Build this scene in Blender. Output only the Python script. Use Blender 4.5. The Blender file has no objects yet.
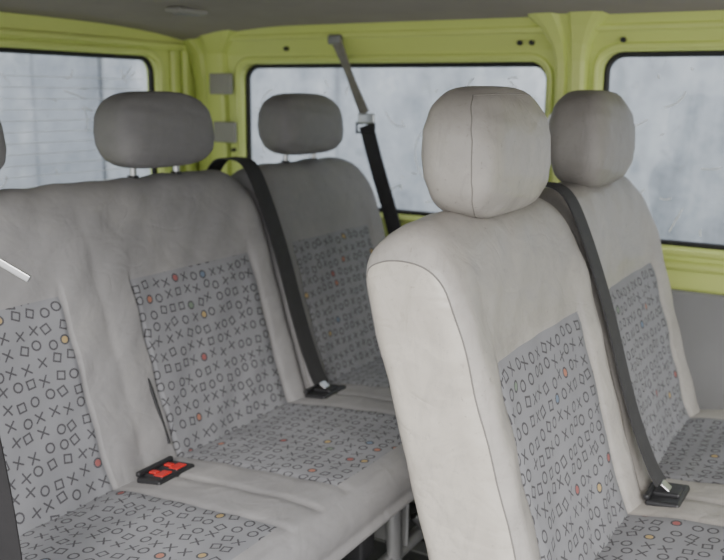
import bpy, bmesh, math, random
from mathutils import Vector, Matrix
random.seed(4)
ZO=1.05
C=bpy.context.collection
# ---------------- materials ----------------
def newmat(n):
    m=bpy.data.materials.new(n); m.use_nodes=True
    return m,m.node_tree,m.node_tree.nodes['Principled BSDF']
class NB:
    def __init__(s,nt): s.nt=nt
    def _in(s,sock,v):
        if isinstance(v,bpy.types.NodeSocket): s.nt.links.new(v,sock)
        else: sock.default_value=v
    def m(s,op,a,b=0.0,c=0.0):
        n=s.nt.nodes.new('ShaderNodeMath'); n.operation=op
        s._in(n.inputs[0],a); s._in(n.inputs[1],b); s._in(n.inputs[2],c); return n.outputs[0]
    def v(s,op,a,b=(0,0,0),out=0):
        n=s.nt.nodes.new('ShaderNodeVectorMath'); n.operation=op
        s._in(n.inputs[0],a); s._in(n.inputs[1],b); return n.outputs[out]
    def mix(s,f,a,b):
        n=s.nt.nodes.new('ShaderNodeMix'); n.data_type='RGBA'
        s._in(n.inputs[0],f); s._in(n.inputs[6],a); s._in(n.inputs[7],b); return n.outputs[2]
    def noise(s,vec,scale,detail=3,rough=.5,dist=0):
        n=s.nt.nodes.new('ShaderNodeTexNoise'); n.inputs['Scale'].default_value=scale
        n.inputs['Detail'].default_value=detail; n.inputs['Roughness'].default_value=rough; n.inputs['Distortion'].default_value=dist
        if vec is not None: s.nt.links.new(vec,n.inputs['Vector'])
        return n.outputs['Fac']
    def ramp(s,f,stops,interp='LINEAR'):
        n=s.nt.nodes.new('ShaderNodeValToRGB'); r=n.color_ramp; r.interpolation=interp
        while len(r.elements)<len(stops): r.elements.new(.5)
        for e,(p,c) in zip(r.elements,stops): e.position=p; e.color=(*c,1)
        s.nt.links.new(f,n.inputs[0]); return n.outputs[0]
    def bump(s,h,strength,dist,bs):
        n=s.nt.nodes.new('ShaderNodeBump'); n.inputs['Strength'].default_value=strength; n.inputs['Distance'].default_value=dist
        s.nt.links.new(h,n.inputs['Height']); s.nt.links.new(n.outputs[0],bs.inputs['Normal'])
    def coord(s,k='Object'):
        n=s.nt.nodes.new('ShaderNodeTexCoord'); return n.outputs[k]
    def mapping(s,vec,sc,rot=(0,0,0)):
        n=s.nt.nodes.new('ShaderNodeMapping'); n.inputs['Scale'].default_value=sc; n.inputs['Rotation'].default_value=rot
        s.nt.links.new(vec,n.inputs[0]); return n.outputs[0]
    def clampramp(s,f,lo,gain,amt):
        return s.m('MULTIPLY',s.m('MINIMUM',s.m('MAXIMUM',s.m('MULTIPLY',s.m('SUBTRACT',f,lo),gain),0.0),1.0),amt)
def simple(n,col,rough=.6,metal=0,var=.1,nscale=12,bump=0,bscale=300,bdist=.001):
    m,nt,bs=newmat(n); b=NB(nt); co=b.coord()
    f=b.noise(co,nscale,4)
    c1=tuple(x*(1-var) for x in col)+(1,); c2=tuple(min(1,x*(1+var)) for x in col)+(1,)
    nt.links.new(b.mix(f,c1,c2),bs.inputs['Base Color'])
    bs.inputs['Roughness'].default_value=rough; bs.inputs['Metallic'].default_value=metal
    if bump: b.bump(b.noise(co,bscale,2),bump,bdist,bs)
    return m
def cloth(n,col,stain,rough=.85,bs_=900,stamt=.35,wr=2.0,dark=.0,fine=1.0):
    m,nt,bs=newmat(n); b=NB(nt); co=b.coord()
    f=b.noise(co,8,6,.65,.6); g=b.noise(co,60,3)
    base=b.mix(g,tuple(x*.95 for x in col)+(1,),tuple(x*1.05 for x in col)+(1,))
    c=b.mix(b.clampramp(f,.47,5.0,stamt),base,(*stain,1))
    if dark:
        k=b.noise(b.mapping(co,(1,1,.35)),26,6,.75,1.0)
        c=b.mix(b.clampramp(k,.52,5.0,dark),c,tuple(x*.5 for x in col)+(1,))
        k2=b.noise(co,90,5,.8,.4)
        c=b.mix(b.clampramp(k2,.60,9.0,dark*1.5),c,tuple(x*.34 for x in col)+(1,))
    nt.links.new(c,bs.inputs['Base Color'])
    nt.links.new(b.m('ADD',b.m('MULTIPLY',f,.25),rough-.12),bs.inputs['Roughness'])
    cr=b.m('ABSOLUTE',b.m('SUBTRACT',b.noise(b.mapping(co,(1,1,1.7)),9,2,.5,.9),.5))
    cr=b.m('MINIMUM',b.m('MULTIPLY',cr,12.0),1.0)
    h=b.m('ADD',b.m('MULTIPLY',b.noise(co,bs_,2),fine),b.m('ADD',b.m('MULTIPLY',b.noise(co,13,3,.5,.8),wr*2.2),b.m('MULTIPLY',cr,wr*.16)))
    b.bump(h,.42,.0015,bs); return m
def pattern(n,base,dark):
    m,nt,bs=newmat(n); b=NB(nt)
    uv=b.coord('UV'); p=b.v('SCALE',uv); p.node.inputs['Scale'].default_value=1/.0268
    idv=b.v('FLOOR',p); fr=b.v('SUBTRACT',b.v('FRACTION',p),(.5,.5,0))
    def wn(off):
        w=nt.nodes.new('ShaderNodeTexWhiteNoise'); w.noise_dimensions='3D'
        nt.links.new(b.v('ADD',idv,off),w.inputs['Vector']); return w
    w1=wn((3.3,7.7,.5)); w2=wn((17.1,2.9,.5)); w3=wn((41.7,9.3,.5))
    j=b.v('MULTIPLY',b.v('SUBTRACT',w1.outputs['Color'],(.5,.5,.5)),(.3,.3,0))
    q=b.v('SUBTRACT',fr,j)
    r=nt.nodes.new('ShaderNodeVectorRotate'); r.rotation_type='Z_AXIS'
    nt.links.new(q,r.inputs['Vector']); nt.links.new(b.m('MULTIPLY',b.m('SUBTRACT',w1.outputs['Value'],.5),.9),r.inputs['Angle'])
    sx=nt.nodes.new('ShaderNodeSeparateXYZ'); nt.links.new(b.v('ABSOLUTE',r.outputs[0]),sx.inputs[0])
    xa,ya=sx.outputs[0],sx.outputs[1]
    ln=b.m('SQRT',b.m('ADD',b.m('MULTIPLY',xa,xa),b.m('MULTIPLY',ya,ya)))
    mx=b.m('MAXIMUM',xa,ya)
    ring=b.m('LESS_THAN',b.m('ABSOLUTE',b.m('SUBTRACT',ln,.27)),.055)
    sq=b.m('LESS_THAN',b.m('ABSOLUTE',b.m('SUBTRACT',mx,.24)),.052)
    cr=b.m('MULTIPLY',b.m('LESS_THAN',b.m('ABSOLUTE',b.m('SUBTRACT',xa,ya)),.075),b.m('LESS_THAN',mx,.3))
    s=w2.outputs['Value']
    isr=b.m('LESS_THAN',s,.36); isx=b.m('GREATER_THAN',s,.64); iss=b.m('SUBTRACT',1.0,b.m('ADD',isr,isx))
    mask=b.m('ADD',b.m('ADD',b.m('MULTIPLY',ring,isr),b.m('MULTIPLY',sq,iss)),b.m('MULTIPLY',cr,isx))
    dot=b.m('MULTIPLY',b.m('MULTIPLY',b.m('LESS_THAN',ln,.21),isr),b.m('LESS_THAN',w3.outputs['Value'],.15))
    sc=nt.nodes.new('ShaderNodeSeparateColor'); nt.links.new(w3.outputs['Color'],sc.inputs[0])
    dc=b.ramp(sc.outputs[1],[(0,(.42,.15,.08)),(.2,(.34,.07,.06)),(.45,(.46,.32,.11)),(.72,(.12,.18,.27)),(.88,(.15,.21,.14))],'CONSTANT')
    co=b.coord(); g=b.noise(co,9,4)
    bc=b.mix(g,tuple(x*.84 for x in base)+(1,),tuple(x*1.12 for x in base)+(1,))
    c=b.mix(b.m('MULTIPLY',mask,.85),bc,(*dark,1)); c=b.mix(b.m('MULTIPLY',dot,.78),c,dc)
    nt.links.new(c,bs.inputs['Base Color']); bs.inputs['Roughness'].default_value=.9
    b.bump(b.m('ADD',b.noise(co,1100,2),b.m('MULTIPLY',b.noise(co,14,3,.5,.5),4.5)),.38,.0013,bs)
    return m
M={}
M['rear']=cloth('grey_upholstery',(.275,.268,.270),(.35,.337,.325),.75,900,.45,3.2,.14,.7)
M['front']=cloth('beige_grey_leatherette',(.33,.31,.287),(.405,.378,.343),.42,600,.6,4.0,.34,.25)
M['side']=cloth('beige_vinyl',(.46,.425,.372),(.38,.345,.3),.34,500,.55,4.0,.34,.2)
M['hr']=cloth('headrest_grey',(.225,.218,.22),(.30,.29,.283),.62,900,.45,2.2,.1,.5)
M['hf']=cloth('headrest_beige',(.37,.345,.313),(.445,.412,.37),.36,500,.6,3.2,.36,.2)
M['hg']=cloth('headrest_worn_grey',(.25,.233,.216),(.33,.307,.283),.45,500,.55,2.6,.36,.3)
M['patR']=pattern('symbol_fabric',(.245,.247,.262),(.042,.039,.044))
M['patF']=pattern('symbol_fabric_front',(.228,.228,.24),(.04,.037,.04))
M['yel']=simple('lime_yellow_paint',(.72,.81,.245),.32,0,.05,5)
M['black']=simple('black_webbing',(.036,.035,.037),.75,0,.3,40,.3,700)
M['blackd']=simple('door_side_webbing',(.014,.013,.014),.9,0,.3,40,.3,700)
M['bplast']=simple('black_plastic',(.022,.022,.024),.4)
M['rubber']=simple('window_gasket_rubber',(.015,.015,.017),.5)
M['red']=simple('red_button',(.6,.025,.02),.35)
M['chrome']=simple('steel',(.6,.6,.6),.28,1.0,.05)
M['webg']=simple('grey_webbing',(.26,.24,.22),.6,0,.3,60)
M['head']=simple('headliner_felt',(.34,.31,.285),.95,0,.12,8,.4,500)
M['trim']=simple('grey_trim_panel',(.28,.28,.28),.8,0,.08,10,.2,400)
M['pad']=simple('grey_pad',(.36,.35,.32),.8)
M['floor']=simple('rubber_floor',(.06,.06,.06),.7,0,.3,20,.3,200)
M['seam']=simple('seam_thread_grey',(.17,.16,.148),.8)
M['stitch']=simple('stitch_thread',(.22,.205,.185),.7)
M['asph']=simple('asphalt',(.25,.25,.25),.9,0,.2,4)
M['fr']=simple('frame_metal',(.12,.12,.12),.45,.4)
M['frl']=simple('galvanised_bracket',(.3,.3,.3),.4,.6)
M['scr']=simple('scratch_white',(.95,.96,.98),.5)
def concrete():
    m,nt,bs=newmat('exterior_concrete'); b=NB(nt); co=b.coord()
    f=b.noise(b.mapping(co,(1,1,.3)),1.6,6,.7,.6); g=b.noise(co,6,5,.7)
    f=b.m('ADD',b.m('MULTIPLY',f,.6),b.m('MULTIPLY',g,.4))
    c=b.ramp(f,[(.36,(.16,.18,.21)),(.47,(.27,.295,.33)),(.55,(.33,.355,.39)),(.66,(.50,.52,.55))])
    sx=nt.nodes.new('ShaderNodeSeparateXYZ'); nt.links.new(co,sx.inputs[0])
    u=b.m('ADD',sx.outputs[0],sx.outputs[1])
    ln=b.m('LESS_THAN',b.m('ABSOLUTE',b.m('SUBTRACT',b.m('FRACT',b.m('MULTIPLY',u,.8)),.5)),.010)
    nt.links.new(b.mix(b.m('MULTIPLY',ln,.5),c,(.12,.135,.155,1)),bs.inputs['Base Color'])
    bs.inputs['Roughness'].default_value=.9
    return m
M['conc']=concrete()
def glass():
    m=bpy.data.materials.new('window_glass'); m.use_nodes=True; nt=m.node_tree; nt.nodes.clear(); b=NB(nt)
    o=nt.nodes.new('ShaderNodeOutputMaterial'); t=nt.nodes.new('ShaderNodeBsdfTransparent'); t.inputs[0].default_value=(.9,.93,.95,1)
    g=nt.nodes.new('ShaderNodeBsdfGlossy'); g.inputs['Roughness'].default_value=.05
    d=nt.nodes.new('ShaderNodeBsdfDiffuse'); d.inputs[0].default_value=(.7,.73,.77,1)
    m1=nt.nodes.new('ShaderNodeMixShader'); m1.inputs[0].default_value=.04
    nt.links.new(t.outputs[0],m1.inputs[1]); nt.links.new(g.outputs[0],m1.inputs[2])
    m2=nt.nodes.new('ShaderNodeMixShader'); co=b.coord()
    f=b.m('MINIMUM',b.m('MULTIPLY',b.m('MAXIMUM',b.m('SUBTRACT',b.noise(co,14,9,.8,1.0),.57),0.0),2.2),.4)
    nt.links.new(f,m2.inputs[0]); nt.links.new(m1.outputs[0],m2.inputs[1]); nt.links.new(d.outputs[0],m2.inputs[2])
    nt.links.new(m2.outputs[0],o.inputs[0]); return m
M['glass']=glass()
# ---------------- helpers ----------------
def empty(n,loc):
    e=bpy.data.objects.new(n,None); e.location=(loc[0],loc[1],loc[2]+ZO); e.empty_display_size=.1; C.objects.link(e); return e
def par(o,p):
    if p: o.parent=p; o.matrix_parent_inverse=Matrix.Translation(-Vector(p.location))
def mesh(n,verts,faces,mats,fm=None,uvs=None,parent=None,smooth=True):
    me=bpy.data.meshes.new(n); me.from_pydata([(v[0],v[1],v[2]+ZO) for v in verts],[],faces)
    for m in mats: me.materials.append(M[m])
    if fm: me.polygons.foreach_set('material_index',fm)
    if uvs:
        l=me.uv_layers.new(name='UVMap')
        for i,lp in enumerate(me.loops): l.data[i].uv=uvs[lp.vertex_index]
    me.polygons.foreach_set('use_smooth',[smooth]*len(me.polygons))
    me.update(); o=bpy.data.objects.new(n,me); C.objects.link(o); par(o,parent); return o
def box(n,c,s,mat,bev=.005,parent=None,rot=None,seg=3):
    bm=bmesh.new(); bmesh.ops.create_cube(bm,size=1)
    bmesh.ops.scale(bm,vec=s,verts=bm.verts)
    if bev: bmesh.ops.bevel(bm,geom=bm.edges[:],offset=min(bev,min(s)*.49),segments=seg,affect='EDGES',profile=.5)
    if rot: bmesh.ops.rotate(bm,cent=(0,0,0),matrix=rot,verts=bm.verts)
    bmesh.ops.translate(bm,vec=(c[0],c[1],c[2]+ZO),verts=bm.verts)
    me=bpy.data.meshes.new(n); bm.to_mesh(me); bm.free(); me.materials.append(M[mat])
    for p in me.polygons: p.use_smooth=True
    o=bpy.data.objects.new(n,me); C.objects.link(o); par(o,parent); 
    w=o.modifiers.new('wn','WEIGHTED_NORMAL'); return o
def tube(n,splines,r,mat,parent=None,cyc=False,res=3):
    cu=bpy.data.curves.new(n,'CURVE'); cu.dimensions='3D'; cu.bevel_depth=r; cu.bevel_resolution=res; cu.use_fill_caps=True
    for pts in splines:
        s=cu.splines.new('POLY'); s.points.add(len(pts)-1); s.use_cyclic_u=cyc
        for p,q in zip(s.points,pts): p.co=(q[0],q[1],q[2]+ZO,1)
    o=bpy.data.objects.new(n,cu); cu.materials.append(M[mat]); C.objects.link(o)
    dg=bpy.context.evaluated_depsgraph_get(); dg.update()
    me=bpy.data.meshes.new_from_object(o.evaluated_get(dg)); me.name=n
    for p in me.polygons: p.use_smooth=True
    bpy.data.objects.remove(o); o=bpy.data.objects.new(n,me); C.objects.link(o)
    if not me.materials: me.materials.append(M[mat])
    par(o,parent); return o
def catmull(P,n=5):
    out=[]; N=len(P)
    for i in range(N-1):
        p0=P[max(i-1,0)];p1=P[i];p2=P[i+1];p3=P[min(i+2,N-1)]
        for k in range(n):
            t=k/n
            out.append(tuple(.5*((2*b)+(-a+c)*t+(2*a-5*b+4*c-d)*t*t+(-a+3*b-3*c+d)*t**3) for a,b,c,d in zip(p0,p1,p2,p3)))
    out.append(tuple(P[-1])); return out
def ribbon(n,pts,wd,width,th,mat,parent=None,sm=6):
    pts=catmull([tuple(p) for p in pts],sm); V=[];Fc=[]
    for i,p in enumerate(pts):
        p=Vector(p); a=Vector(pts[max(i-1,0)]); b_=Vector(pts[min(i+1,len(pts)-1)]); t=(b_-a).normalized()
        if not isinstance(wd,list): w=Vector(wd)
        else:
            k=i/(len(pts)-1)*(len(wd)-1); j=min(int(k),len(wd)-2); w=Vector(wd[j]).lerp(Vector(wd[j+1]),k-j)
        w=(w-t*w.dot(t)).normalized(); nn=t.cross(w)
        for sx,sy in ((-1,-1),(1,-1),(1,1),(-1,1)): V.append(p+w*sx*width/2+nn*sy*th/2)
    for i in range(len(pts)-1):
        for k in range(4): a=i*4+k;b_=i*4+(k+1)%4; Fc.append((a,b_,b_+4,a+4))
    Fc.append((3,2,1,0)); e=(len(pts)-1)*4; Fc.append((e,e+1,e+2,e+3))
    return mesh(n,V,Fc,[mat],parent=parent,smooth=False)
def recalc(o):
    bm=bmesh.new(); bm.from_mesh(o.data); bmesh.ops.recalc_face_normals(bm,faces=bm.faces[:]); bm.to_mesh(o.data); bm.free(); return o
S=.5; WP=.171
FP=[(1.02,-.70),(1.050,-.635),(1.079,-.55),(1.115,-.43),(1.145,-.331),(1.170,-.245),(1.188,-.195),(1.212,-.163),(1.245,-.152),(1.278,-.162),(1.300,-.195),(1.292,-.27),(1.25,-.42),(1.20,-.6),(1.175,-.72)]
FPR=[(y,z-(.009 if 6<=i<=10 else .004 if i in (5,11) else 0)) for i,(y,z) in enumerate(FP)]
CP=[(1.12,-.66),(1.06,-.652),(1.02,-.645),(.95,-.636),(.85,-.628),(.76,-.622),(.71,-.620),(.682,-.624),(.662,-.636),(.651,-.655),(.650,-.678),(.664,-.700),(.9,-.71),(1.12,-.71)]
def yfront(z):
    for (y0,z0),(y1,z1) in zip(FP[:7],FP[1:8]):
        if z0<=z<=z1: return y0+(y1-y0)*(z-z0)/(z1-z0)
    return 1.19
def loft(n,prof,x0,x1,centers,dy,mats,kind,parent,r=.03):
    P=catmull(prof,5); N=len(P)
    cy=sum(p[0] for p in P)/N; cz=sum(p[1] for p in P)/N
    nor=[]
    for i in range(N):
        a=P[max(i-1,0)];b=P[min(i+1,N-1)]; t=Vector((b[0]-a[0],b[1]-a[1])).normalized()
        q=Vector((-t.y,t.x))
        if q.dot(Vector((P[i][0]-cy,P[i][1]-cz)))<0: q=-q
        nor.append(q)
    arc=[0]
    for i in range(1,N): arc.append(arc[-1]+math.dist(P[i],P[i-1]))
    xs=set()
    k=8
    for i in range(k+1):
        d=r*(1-math.cos(i/k*math.pi/2)); xs.add(round(x0+d,5)); xs.add(round(x1-d,5))
    m=int((x1-x0)/.02)
    for i in range(1,m): 
        x=x0+(x1-x0)*i/m
        if x0+r<x<x1-r and all(abs(abs(x-c)-WP)>.006 for c in centers): xs.add(round(x,5))
    for c in centers:
        for e in (-WP,WP):
            for g in (-.005,0,.005): xs.add(round(c+e+g,5))
    for c in centers[:-1]:
        for g in (-.006,0,.006): xs.add(round(c+S/2+g,5))
    xs=sorted(xs); V=[];UV=[]
    zmax=max(p[1] for p in P); zmin=min(p[1] for p in P)
    for x in xs:
        d=min(x-x0,x1-x); ins=r-math.sqrt(max(0,r*r-(r-d)**2)) if d<r else 0
        rt=.085; drop=(rt-math.sqrt(max(0,rt*rt-(rt-d)**2))) if (d<rt and kind=='back') else 0
        c=min(centers,key=lambda q:abs(q-x)); u=abs(x-c)
        for i,(y,z) in enumerate(P):
            off=0
            if kind=='back':
                if i<=35:
                    fz=min(1,max(0,(-.17-z)/.1))
                    bol=max(0,1-abs(u-.215)/.06); off+=.012*bol*bol*(3-2*bol)*fz*(1 if len(centers)==1 or d<.25 else .4)
                    off-=.007*max(0,1-(u/.17)**2)*fz
                    if z<-.325 and abs(u-WP)<.002: off-=.005
                    if abs(z+.331)<.004 and u<WP: off-=.004
                off+=.0018*math.sin(x*37+z*19+dy*9)*math.sin(z*41-x*13)+.0013*math.sin(x*71-z*63)*min(1,d/.05)
            else:
                if i<=35:
                    off-=.004*max(0,1-(u/.17)**2)
                    if abs(u-WP)<.002: off-=.002
                    if len(centers)>1 and d>.1 and abs(u-.25)<.003: off-=.003
                    off+=.0018*math.sin(x*31+y*23)*math.sin(y*37-x*11)
            yy=y+nor[i].x*(off-ins); zz=z+nor[i].y*(off-ins)
            if kind=='back': zz-=drop*.75*max(0,(z-zmin)/(zmax-zmin))**7
            V.append((x,yy+dy,zz)); UV.append((x-c+3.7*centers.index(c)+dy*5+5,arc[i]+2))
    Fc=[];fm=[]
    nx=len(xs)
    for a in range(nx-1):
        xm=(xs[a]+xs[a+1])/2; u=min(abs(xm-c) for c in centers)
        for i in range(N-1):
            ym=(P[i][0]+P[i+1][0])/2; zm=(P[i][1]+P[i+1][1])/2
            Fc.append((a*N+i,a*N+i+1,(a+1)*N+i+1,(a+1)*N+i))
            if kind=='back': 
                mm=1 if (u<WP and i<35 and zm<-.331) else (2 if i>=55 else 0)
            else: mm=1 if (u<WP and i<35 and ym>.70) else 0
            if mm==0 and (xm<x0+r*.35 or xm>x1-r*.35): mm=3
            fm.append(mm)
    Fc.append(tuple(range(N))[::-1]); fm.append(3); Fc.append(tuple((nx-1)*N+i for i in range(N))); fm.append(3)
    recalc(mesh(n,V,Fc,mats,fm,UV,parent))
    for xt in (x0+r*.24,x1-r*.24):
        k=min(range(nx),key=lambda q:abs(xs[q]-xt))
        i1=58 if kind=='back' else 52
        tube('edge_seam',[[V[k*N+i] for i in range(3,i1)]],.0010,'seam',parent,res=1)
    return V,xs,N
def headrest(n,cx,cy,cz,mat,parent,hw=.147,ht=.056,hh=.086,seam=False):
    nu,nv=64,40; V=[];Fc=[]
    def sg(v,e): return math.copysign(abs(v)**e,v)
    for j in range(nv+1):
        ph=-math.pi/2+math.pi*j/nv
        for i in range(nu):
            th=2*math.pi*i/nu
            x=sg(math.cos(ph),.48)*sg(math.cos(th),.5); y=sg(math.cos(ph),.5)*sg(math.sin(th),.6); z=sg(math.sin(ph),.56)
            tz=(z+1)/2
            wx_=1-.10*tz**3-.04*(1-tz)**2
            dy_=(.82+.22*math.sin(math.pi*min(1,tz*1.05)))
            dn=.0015*math.sin(x*9+z*7)*math.sin(z*11-x*5)
            V.append((cx+x*hw*wx_,cy+y*ht*dy_+z*.006-.006*(abs(x)**3)*(y<0)+dn,cz+z*hh+.005*(1-x*x)*max(0,z)))
    for j in range(nv):
        for i in range(nu):
            a=j*nu+i;b=j*nu+(i+1)%nu; Fc.append((a,b,b+nu,a+nu))
    Fc.append(tuple(range(nu))[::-1])
    mesh(n,V,Fc,[mat],parent=parent)
    if seam:
        iL=round((math.pi*1.5-1.28)/(2*math.pi)*nu); iR=round((math.pi*1.5+1.28)/(2*math.pi)*nu)
        jt=nv-8
        path=[V[j*nu+iL%nu] for j in range(5,jt)]+[V[jt*nu+i%nu] for i in range(iL,iR+1)]+[V[j*nu+iR%nu] for j in range(jt-1,4,-1)]
        tube('headrest_seam',[path],.0008,'stitch',parent,res=1)
    for sx in (-.06,.06):
        tube('headrest_post',[[(cx+sx,cy+.004,cz-hh+.02),(cx+sx,cy+.006,-.18)]],.0068,'chrome',parent)
        tube('post_collar',[[(cx+sx,cy+.006,-.170),(cx+sx,cy+.006,-.1575 if hh<.08 else -.150)]],.011,'bplast',parent)
def buckle(x,dy,parent,red):
    rot=Matrix.Rotation(math.radians(-6),3,'X')
    y=1.0+dy; z=-.641
    box('buckle_tray',(x,y,z),(.09,.055,.012),'bplast',.005,parent,rot)
    box('buckle_tray_lip',(x,y+.026,z+.007),(.086,.01,.010),'bplast',.004,parent,rot)
    if red:
        for s in (-.018,.018):
            box('buckle_body',(x+s,y,z+.004),(.030,.044,.009),'bplast',.004,parent,rot)
            box('release_button',(x+s,y-.010,z+.0085),(.026,.020,.004),'red',.002,parent,rot)
            box('release_button_rim',(x+s-.002,y+.008,z+.0085),(.012,.016,.004),'red',.002,parent,rot)
    else:
        box('buckle_body',(x,y,z+.006),(.036,.044,.012),'bplast',.004,parent,rot)
def backbelt(x,dy,e):
    pts=[(x,1.33+dy,-.30),(x,1.318+dy,-.20),(x,1.285+dy,-.150),(x,1.245+dy,-.142),(x,1.205+dy,-.152),(x,1.172+dy,-.205),(x+.004,1.124+dy,-.331),(x+.006,1.071+dy,-.5),(x+.004,1.033+dy,-.59),(x,1.012+dy,-.622)]
    ribbon('belt_webbing',pts,(1,0,0),.05,.003,'black',e)
    box('belt_tongue',(x,1.004+dy,-.625),(.022,.018,.004),'chrome',.0015,e,Matrix.Rotation(math.radians(35),3,'X'))
def bench(cs,groups,dy,prof,matp,matpat,hrms,sidem,hw,hh,hz,seam,slits):
    e=empty('bench_seat',(cs[0],1.0+dy,-1.05))
    x0=cs[0]-.25; x1=cs[-1]+.25
    for g in groups:
        loft('backrest',prof,g[0]-.25+.002,g[-1]+.25-.002,g,dy,[matp,matpat,sidem,sidem],'back',e)
    loft('cushion',CP,x0,x1,cs,dy,[matp,matpat,matp,sidem],'cush',e,r=.022)
    for c,hm in zip(cs,hrms): headrest('headrest',c,1.237+dy,hz,hm,e,hw,.056,hh,seam and c==cs[0])
    box('seat_pan',((x0+x1)/2,.9+dy,-.73),(x1-x0-.06,.42,.03),'fr',.005,e)
    for x in (x0+.14,(x0+x1)/2+.05,x1-.14):
        tube('leg_frame',[[(x,.72+dy,-.745),(x,.70+dy,-1.03),(x,1.15+dy,-1.03),(x,1.12+dy,-.745)]],.016,'frl',e)
        box('foot_bracket',(x,.72+dy,-1.03),(.07,.1,.035),'frl',.006,e); box('foot_bracket',(x,1.12+dy,-1.03),(.07,.1,.035),'frl',.006,e)
        box('hinge_plate',(x+.03,.76+dy,-.80),(.008,.12,.09),'frl',.004,e)
        box('latch_housing',(x-.05,.78+dy,-.82),(.05,.08,.05),'bplast',.008,e)
        tube('release_lever',[[(x+.05,.70+dy,-.79),(x+.09,.68+dy,-.84),(x+.16,.69+dy,-.86)]],.007,'chrome',e)
        tube('cable',[catmull([(x-.04,.76+dy,-.83),(x-.10,.72+dy,-.90),(x-.06,.80+dy,-.96),(x+.06,.74+dy,-.93),(x+.12,.82+dy,-.87)],6)],.004,'bplast',e)
    tube('cross_bar',[[(x0+.1,.72+dy,-.86),(x1-.1,.72+dy,-.86)]],.014,'frl',e)
    tube('cross_bar',[[(x0+.1,1.12+dy,-.9),(x1-.1,1.12+dy,-.9)]],.014,'fr',e)
    for c,so in zip(cs[:-1],slits):
        xx=c+S/2+so
        pts=[(xx-.010,yfront(-.50)+.004+dy,-.503),(xx-.004,yfront(-.495)+.001+dy,-.494),(xx+.003,yfront(-.497)+.001+dy,-.497)]
        for i in range(11):
            z=-.505-.0115*i; pts.append((xx+.006+.008*math.sin(i/10*1.5),yfront(z)-.0025+dy,z))
        tube('upholstery_slit',[pts],.0032,'bplast' if len(cs)>2 else 'seam',e)
    return e
RX=[.78,1.28,1.78]; FX=[1.158,1.658]; L=.754
rb=bench(RX,[[.78,1.28],[1.78]],0,FPR,'rear','patR',['hr']*3,'rear',.135,.0705,-.0735,False,(.05,-.045))
fb=bench(FX,[[1.158],[1.658]],-L,FP,'front','patF',['hf','hg'],'side',.141,.086,-.077,True,(-.045,))
buckle(RX[0]+.25,0,rb,True); buckle(RX[1]+.25,0,rb,False); buckle(FX[0]+.25,-L,fb,False)
backbelt(RX[1]+.25,0,rb); backbelt(FX[0]+.25,-L,fb)
# ---------------- belts hanging at the side ----------------
e=empty('seat_belt',(2.03,1.3,.13))
ribbon('upper_webbing',[(2.055,1.315,.145),(2.05,1.285,.09),(2.045,1.25,.02),(2.045,1.215,-.05)],[(.2,1,0),(.6,1,0),(.2,1,0)],.034,.004,'webg',e)
box('anchor',(2.056,1.318,.145),(.02,.04,.026),'frl',.006,e)
box('tongue',(2.045,1.21,-.062),(.01,.05,.026),'chrome',.003,e)
tube('tongue_loop',[[(2.045,1.185,-.075),(2.045,1.24,-.075),(2.045,1.24,-.1),(2.045,1.185,-.1)]],.004,'bplast',e,cyc=True)
ribbon('lower_webbing',[(2.045,1.21,-.08),(2.048,1.18,-.18),(2.052,1.13,-.33),(2.06,1.10,-.45)],(.1,1,0),.046,.004,'black',e)
e=empty('belt_hook',(2.04,.68,-.06))
tube('ring',[[(2.03,.682+.018*math.cos(a),-.062+.026*math.sin(a)) for a in [i*math.pi/8 for i in range(16)]]],.004,'chrome',e,cyc=True)
box('hook_base',(2.075,.682,-.02),(.02,.02,.03),'frl',.004,e)
tube('hook_stem',[[(2.07,.682,-.025),(2.03,.682,-.04)]],.004,'chrome',e)
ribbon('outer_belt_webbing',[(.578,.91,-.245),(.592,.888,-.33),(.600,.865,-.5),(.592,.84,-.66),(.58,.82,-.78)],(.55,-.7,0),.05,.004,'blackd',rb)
box('outer_belt_tongue',(.634,.862,-.194),(.075,.004,.009),'chrome',.0015,rb,Matrix.Rotation(math.radians(-58),3,'Z')@Matrix.Rotation(math.radians(32),3,'Y'))
# ---------------- van shell ----------------
def rrect(a0,a1,b0,b1,r,n=8):
    out=[]
    for (ca,cb,s) in ((a1-r,b1-r,0),(a0+r,b1-r,1),(a0+r,b0+r,2),(a1-r,b0+r,3)):
        for i in range(n+1):
            t=(s+i/n)*math.pi/2; out.append((ca+r*math.cos(t),cb+r*math.sin(t)))
    return out
def prism(loop,axis,d0,d1):
    V=[];n=len(loop)
    for d in (d0,d1):
        for a,b in loop: V.append((d,a,b) if axis=='x' else (a,d,b))
    F=[(i,(i+1)%n,n+(i+1)%n,n+i) for i in range(n)]+[tuple(range(n))[::-1],tuple(range(n,2*n))]
    return recalc(mesh('cutter',V,F,['yel'],smooth=False))
def cut(o,cutters):
    for c in cutters:
        m=o.modifiers.new('b','BOOLEAN'); m.operation='DIFFERENCE'; m.object=c; m.solver='EXACT'
    dg=bpy.context.evaluated_depsgraph_get(); dg.update()
    me=bpy.data.meshes.new_from_object(o.evaluated_get(dg)); o.modifiers.clear(); o.data=me
    for c in cutters: bpy.data.objects.remove(c)
WX=[(-1.05,2.11),(-.45,2.12),(-.34,2.12),(-.1,2.117),(.06,2.108),(.11,2.098),(.15,2.075),(.18,2.055),(.215,2.02)]
def wx(z):
    for (z0,x0),(z1,x1) in zip(WX,WX[1:]):
        if z<=z1: return x0+(x1-x0)*(z-z0)/(z1-z0)
    return WX[-1][1]
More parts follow.
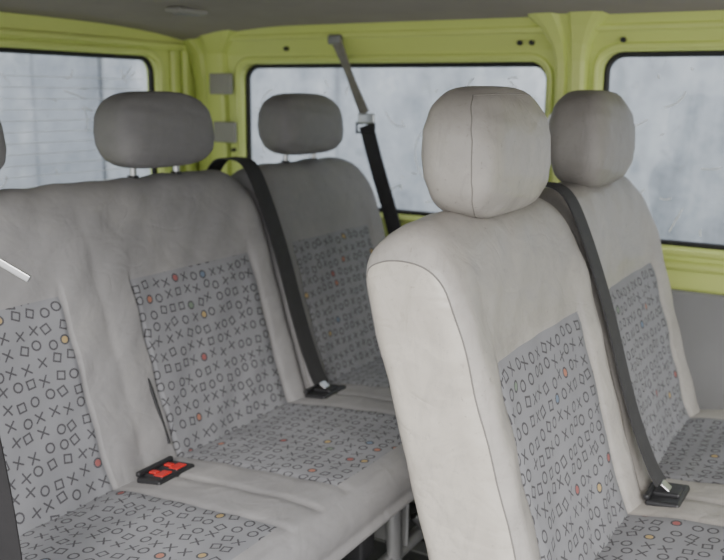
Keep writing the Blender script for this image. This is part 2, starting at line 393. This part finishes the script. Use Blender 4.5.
def wall_side(name,mir=None):
    f=(lambda x:x) if mir is None else (lambda x:mir-x)
    y0,y1=(-.95,1.9) if mir is None else (1.0,1.9)
    V=[];n=len(WX)
    for y in (y0,y1):
        for z,x in WX: V.append((f(x),y,z))
        for z,x in reversed(WX): V.append((f(x+.045),y,z))
    m=2*n; F=[(i,(i+1)%m,m+(i+1)%m,m+i) for i in range(m)]+[tuple(range(m))[::-1],tuple(range(m,2*m))]
    return recalc(mesh(name,V,F,['yel'],smooth=False))
wr=wall_side('wall_right')
SW=[(.738,1.69,-.325,.085),(-.42,.605,-.342,.106)]
cut(wr,[prism(rrect(*w,.045),'x',1.9,2.4) for w in SW])
wl=wall_side('wall_left',2.56)
cut(wl,[prism(rrect(1.1,1.72,-.325,.085,.045),'x',.1,.7)])
RW=(.64,1.942,-.34,.102)
rwall=mesh('wall_rear',[(x,y,z) for x in (.42,2.16) for y in (1.86,1.905) for z in (-1.05,.21)],[(0,1,3,2),(4,6,7,5),(0,4,5,1),(2,3,7,6),(0,2,6,4),(1,5,7,3)],['yel'],smooth=False)
recalc(rwall)
cut(rwall,[prism(rrect(*RW,.05),'y',1.7,2.1)])
def window(n,rc,axis,pos,fpos,scr=0):
    e=empty(n,(pos if axis=='x' else (rc[0]+rc[1])/2,(rc[0]+rc[1])/2 if axis=='x' else pos,(rc[2]+rc[3])/2))
    def P(a,b,d): return (d,a,b) if axis=='x' else (a,d,b)
    lp=rrect(rc[0]-.012,rc[1]+.012,rc[2]-.012,rc[3]+.012,.045)
    V=[P(a,b,pos) for a,b in lp]; mesh('glass_pane',V,[tuple(range(len(lp)))],['glass'],parent=e,smooth=False)
    lp=rrect(rc[0]+.004,rc[1]-.004,rc[2]+.004,rc[3]-.004,.042)
    tube('gasket',[[P(a,b,pos-.006) for a,b in lp]],.0085,'rubber',e,cyc=True)
    lp=rrect(rc[0]-.012,rc[1]+.012,rc[2]-.012,rc[3]+.012,.055)
    tube('metal_flange',[[P(a,b,(wx(b) if fpos is None else fpos)) for a,b in lp]],.009,'yel',e,cyc=True)
    segs=[]
    for i in range(scr):
        a=random.uniform(rc[0]+.03,rc[1]-.05); b=random.uniform(rc[2]+.03,rc[3]-.03); t=random.uniform(-1.4,.3); l=random.choice((.008,.015,.03,.06,.12))*random.uniform(.5,1.2); cv=random.uniform(-1,1)
        pp=[]
        for k in range(6):
            aa=a+l*(k/5)*math.cos(t+cv*k/5); bb=b+l*(k/5)*math.sin(t+cv*k/5)
            if rc[0]+.02<aa<rc[1]-.02 and rc[2]+.02<bb<rc[3]-.02: pp.append(P(aa,bb,pos-.0015))
        if len(pp)>1: segs.append(pp)
    tube('glass_scratches',segs,.0015,'scr',e,res=0)
    return e
window('window_1',SW[0],'x',2.15,None,70)
window('window_2',SW[1],'x',2.15,None,60)
w3=window('window_3',RW,'y',1.89,1.86,30)
tube('defroster_lines',[[(RW[0]+.03,1.888,z),(RW[1]-.03,1.888,z)] for z in [-.3+.028*i for i in range(13)]],.0008,'scr',w3,res=0)
def stampcol(n,y0,y1,z0,z1,dep):
    V=[];F=[];zs=[z0+(z1-z0)*i/14 for i in range(15)]
    prof=[(y0,0.006),(y0+.006,-dep*.8),(y0+.014,-dep),(y0+(y1-y0)*.42,-dep),(y0+(y1-y0)*.48,-dep*.55),(y0+(y1-y0)*.58,-dep*.55),(y0+(y1-y0)*.64,-dep),(y1-.014,-dep),(y1-.006,-dep*.8),(y1,.006)]
    for z in zs:
        fl=1+1.2*max(0,(z-.08)/.1)**2
        for y,d in prof:
            yc=(y0+y1)/2; V.append((wx(z)+d,yc+(y-yc)*fl,z))
    k=len(prof)
    for i in range(14):
        for j in range(k-1): F.append((i*k+j,i*k+j+1,(i+1)*k+j+1,(i+1)*k+j))
    return mesh(n,V,F,['yel'],smooth=False)
stampcol('trim_1',.632,.715,-.34,.2,.028)
stampcol('trim_2',1.735,1.86,-1.0,.2,.02)
def rail(n,y0,y1,z,r): return tube(n,[[(wx(z),y0,z),(wx(z),y1,z)]],r,'yel')
rail('trim_3',-.9,1.86,.158,.010); rail('trim_4',-.9,1.86,-.385,.012)
tube('trim_5',[[(.5,1.858,.14),(2.05,1.858,.135)]],.011,'yel')
tube('trim_6',[[(2.0,1.856,-1.0),(2.0,1.856,.12)],[(2.045,1.85,-1.0),(2.045,1.85,.12)]],.011,'yel')
e=empty('pillar_pads',(2.08,1.74,0))
box('pad',(2.088,1.745,.027),(.012,.085,.062),'pad',.005,e); box('pad',(2.09,1.735,-.116),(.012,.085,.062),'pad',.005,e)
box('pad',(2.09,1.74,-.28),(.012,.085,.062),'pad',.005,e)
box('trim_7',(2.104,.45,-.735),(.02,2.7,.59),'trim',.01)
e=empty('rail_screws',(2.08,.8,.14))
for y,z in ((.80,.128),(.77,.128),(1.5,.125),(.55,.13),(1.72,-.17),(.66,.09)): tube('hole',[[(wx(z)-.012,y,z),(wx(z)-.001,y,z)]],.006,'rubber',e)
box('floor',(1.28,.475,-1.075),(1.78,2.87,.05),'floor',.004)
for i,x in enumerate((.9,1.3,1.7)):
    box('floor_rail',(x,.55,-1.0475),(.05,2.3,.005),'frl',.002)
def zc(x,y):
    t=abs(x-1.28)/.77; k=min(1,max(0,(y-1.45)/.4)); return .215-.03*t**4-.032*k*k
nx,ny=40,40; V=[];F=[]
xs=[.44+(2.12-.44)*i/nx for i in range(nx+1)]; ys=[-.95+2.87*j/ny for j in range(ny+1)]
for top in (0,1):
    for x in xs:
        for y in ys: V.append((x,y,zc(x,y)*(1-top)+.27*top))
q=(nx+1)*(ny+1)
for i in range(nx):
    for j in range(ny):
        a=i*(ny+1)+j; F.append((a,a+1,a+ny+2,a+ny+1)); F.append((q+a,q+a+ny+1,q+a+ny+2,q+a+1))
for i in range(nx):
    a=i*(ny+1); F.append((a,a+ny+1,q+a+ny+1,q+a)); a+=ny; F.append((a,q+a,q+a+ny+1,a+ny+1))
for j in range(ny):
    a=j; F.append((a,q+a,q+a+1,a+1)); a=nx*(ny+1)+j; F.append((a,a+1,q+a+1,q+a))
mesh('ceiling',V,F,['head'])
e=empty('ceiling_lamp',(1.75,1.57,.19))
box('lamp_housing',(1.75,1.57,zc(1.75,1.57)-.006),(.11,.05,.014),'pad',.006,e); box('lamp_lens',(1.75,1.57,zc(1.75,1.57)-.014),(.07,.03,.006),'trim',.003,e)
# ---------------- outside ----------------
box('ground',(2,2,-1.62),(16,16,.1),'asph',0)
box('concrete_wall',(4.3,1.5,.4),(.2,14,4.0),'conc',0)
box('concrete_wall',(0,4.6,.4),(8.3,.2,4.0),'conc',0)
# ---------------- light ----------------
w=bpy.data.worlds.new('World'); bpy.context.scene.world=w; w.use_nodes=True; nt=w.node_tree
bg=nt.nodes['Background']; b=NB(nt); g=nt.nodes.new('ShaderNodeTexCoord'); s=nt.nodes.new('ShaderNodeSeparateXYZ'); nt.links.new(g.outputs['Generated'],s.inputs[0])
nt.links.new(b.ramp(s.outputs[2],[(0,(.87,.87,.87)),(.6,(.93,.95,1.0))]),bg.inputs[0]); bg.inputs[1].default_value=2.8
sl=bpy.data.lights.new('sun','SUN'); sl.energy=3.8; sl.angle=math.radians(30); sl.color=(1,.97,.93)
so=bpy.data.objects.new('sun',sl); C.objects.link(so); so.rotation_euler=Vector((1,.5,-.66)).to_track_quat('-Z','Y').to_euler()
# ---------------- camera ----------------
a,p,r=.537,.2093,.0123
F_=Vector((math.cos(a)*math.cos(p),math.sin(a)*math.cos(p),-math.sin(p)))
R_=Vector((math.sin(a),-math.cos(a),0)); U_=R_.cross(F_)
R2=R_*math.cos(r)+U_*math.sin(r); U2=-R_*math.sin(r)+U_*math.cos(r)
cd=bpy.data.cameras.new('camera'); co=bpy.data.objects.new('camera',cd); C.objects.link(co)
co.matrix_world=Matrix(((R2.x,U2.x,-F_.x,0),(R2.y,U2.y,-F_.y,0),(R2.z,U2.z,-F_.z,ZO),(0,0,0,1)))
cd.sensor_width=36; cd.sensor_fit='HORIZONTAL'; cd.lens=872.3/724*36; cd.clip_start=.02
cd.dof.use_dof=True; cd.dof.focus_distance=1.12; cd.dof.aperture_fstop=5.6
bpy.context.scene.camera=co
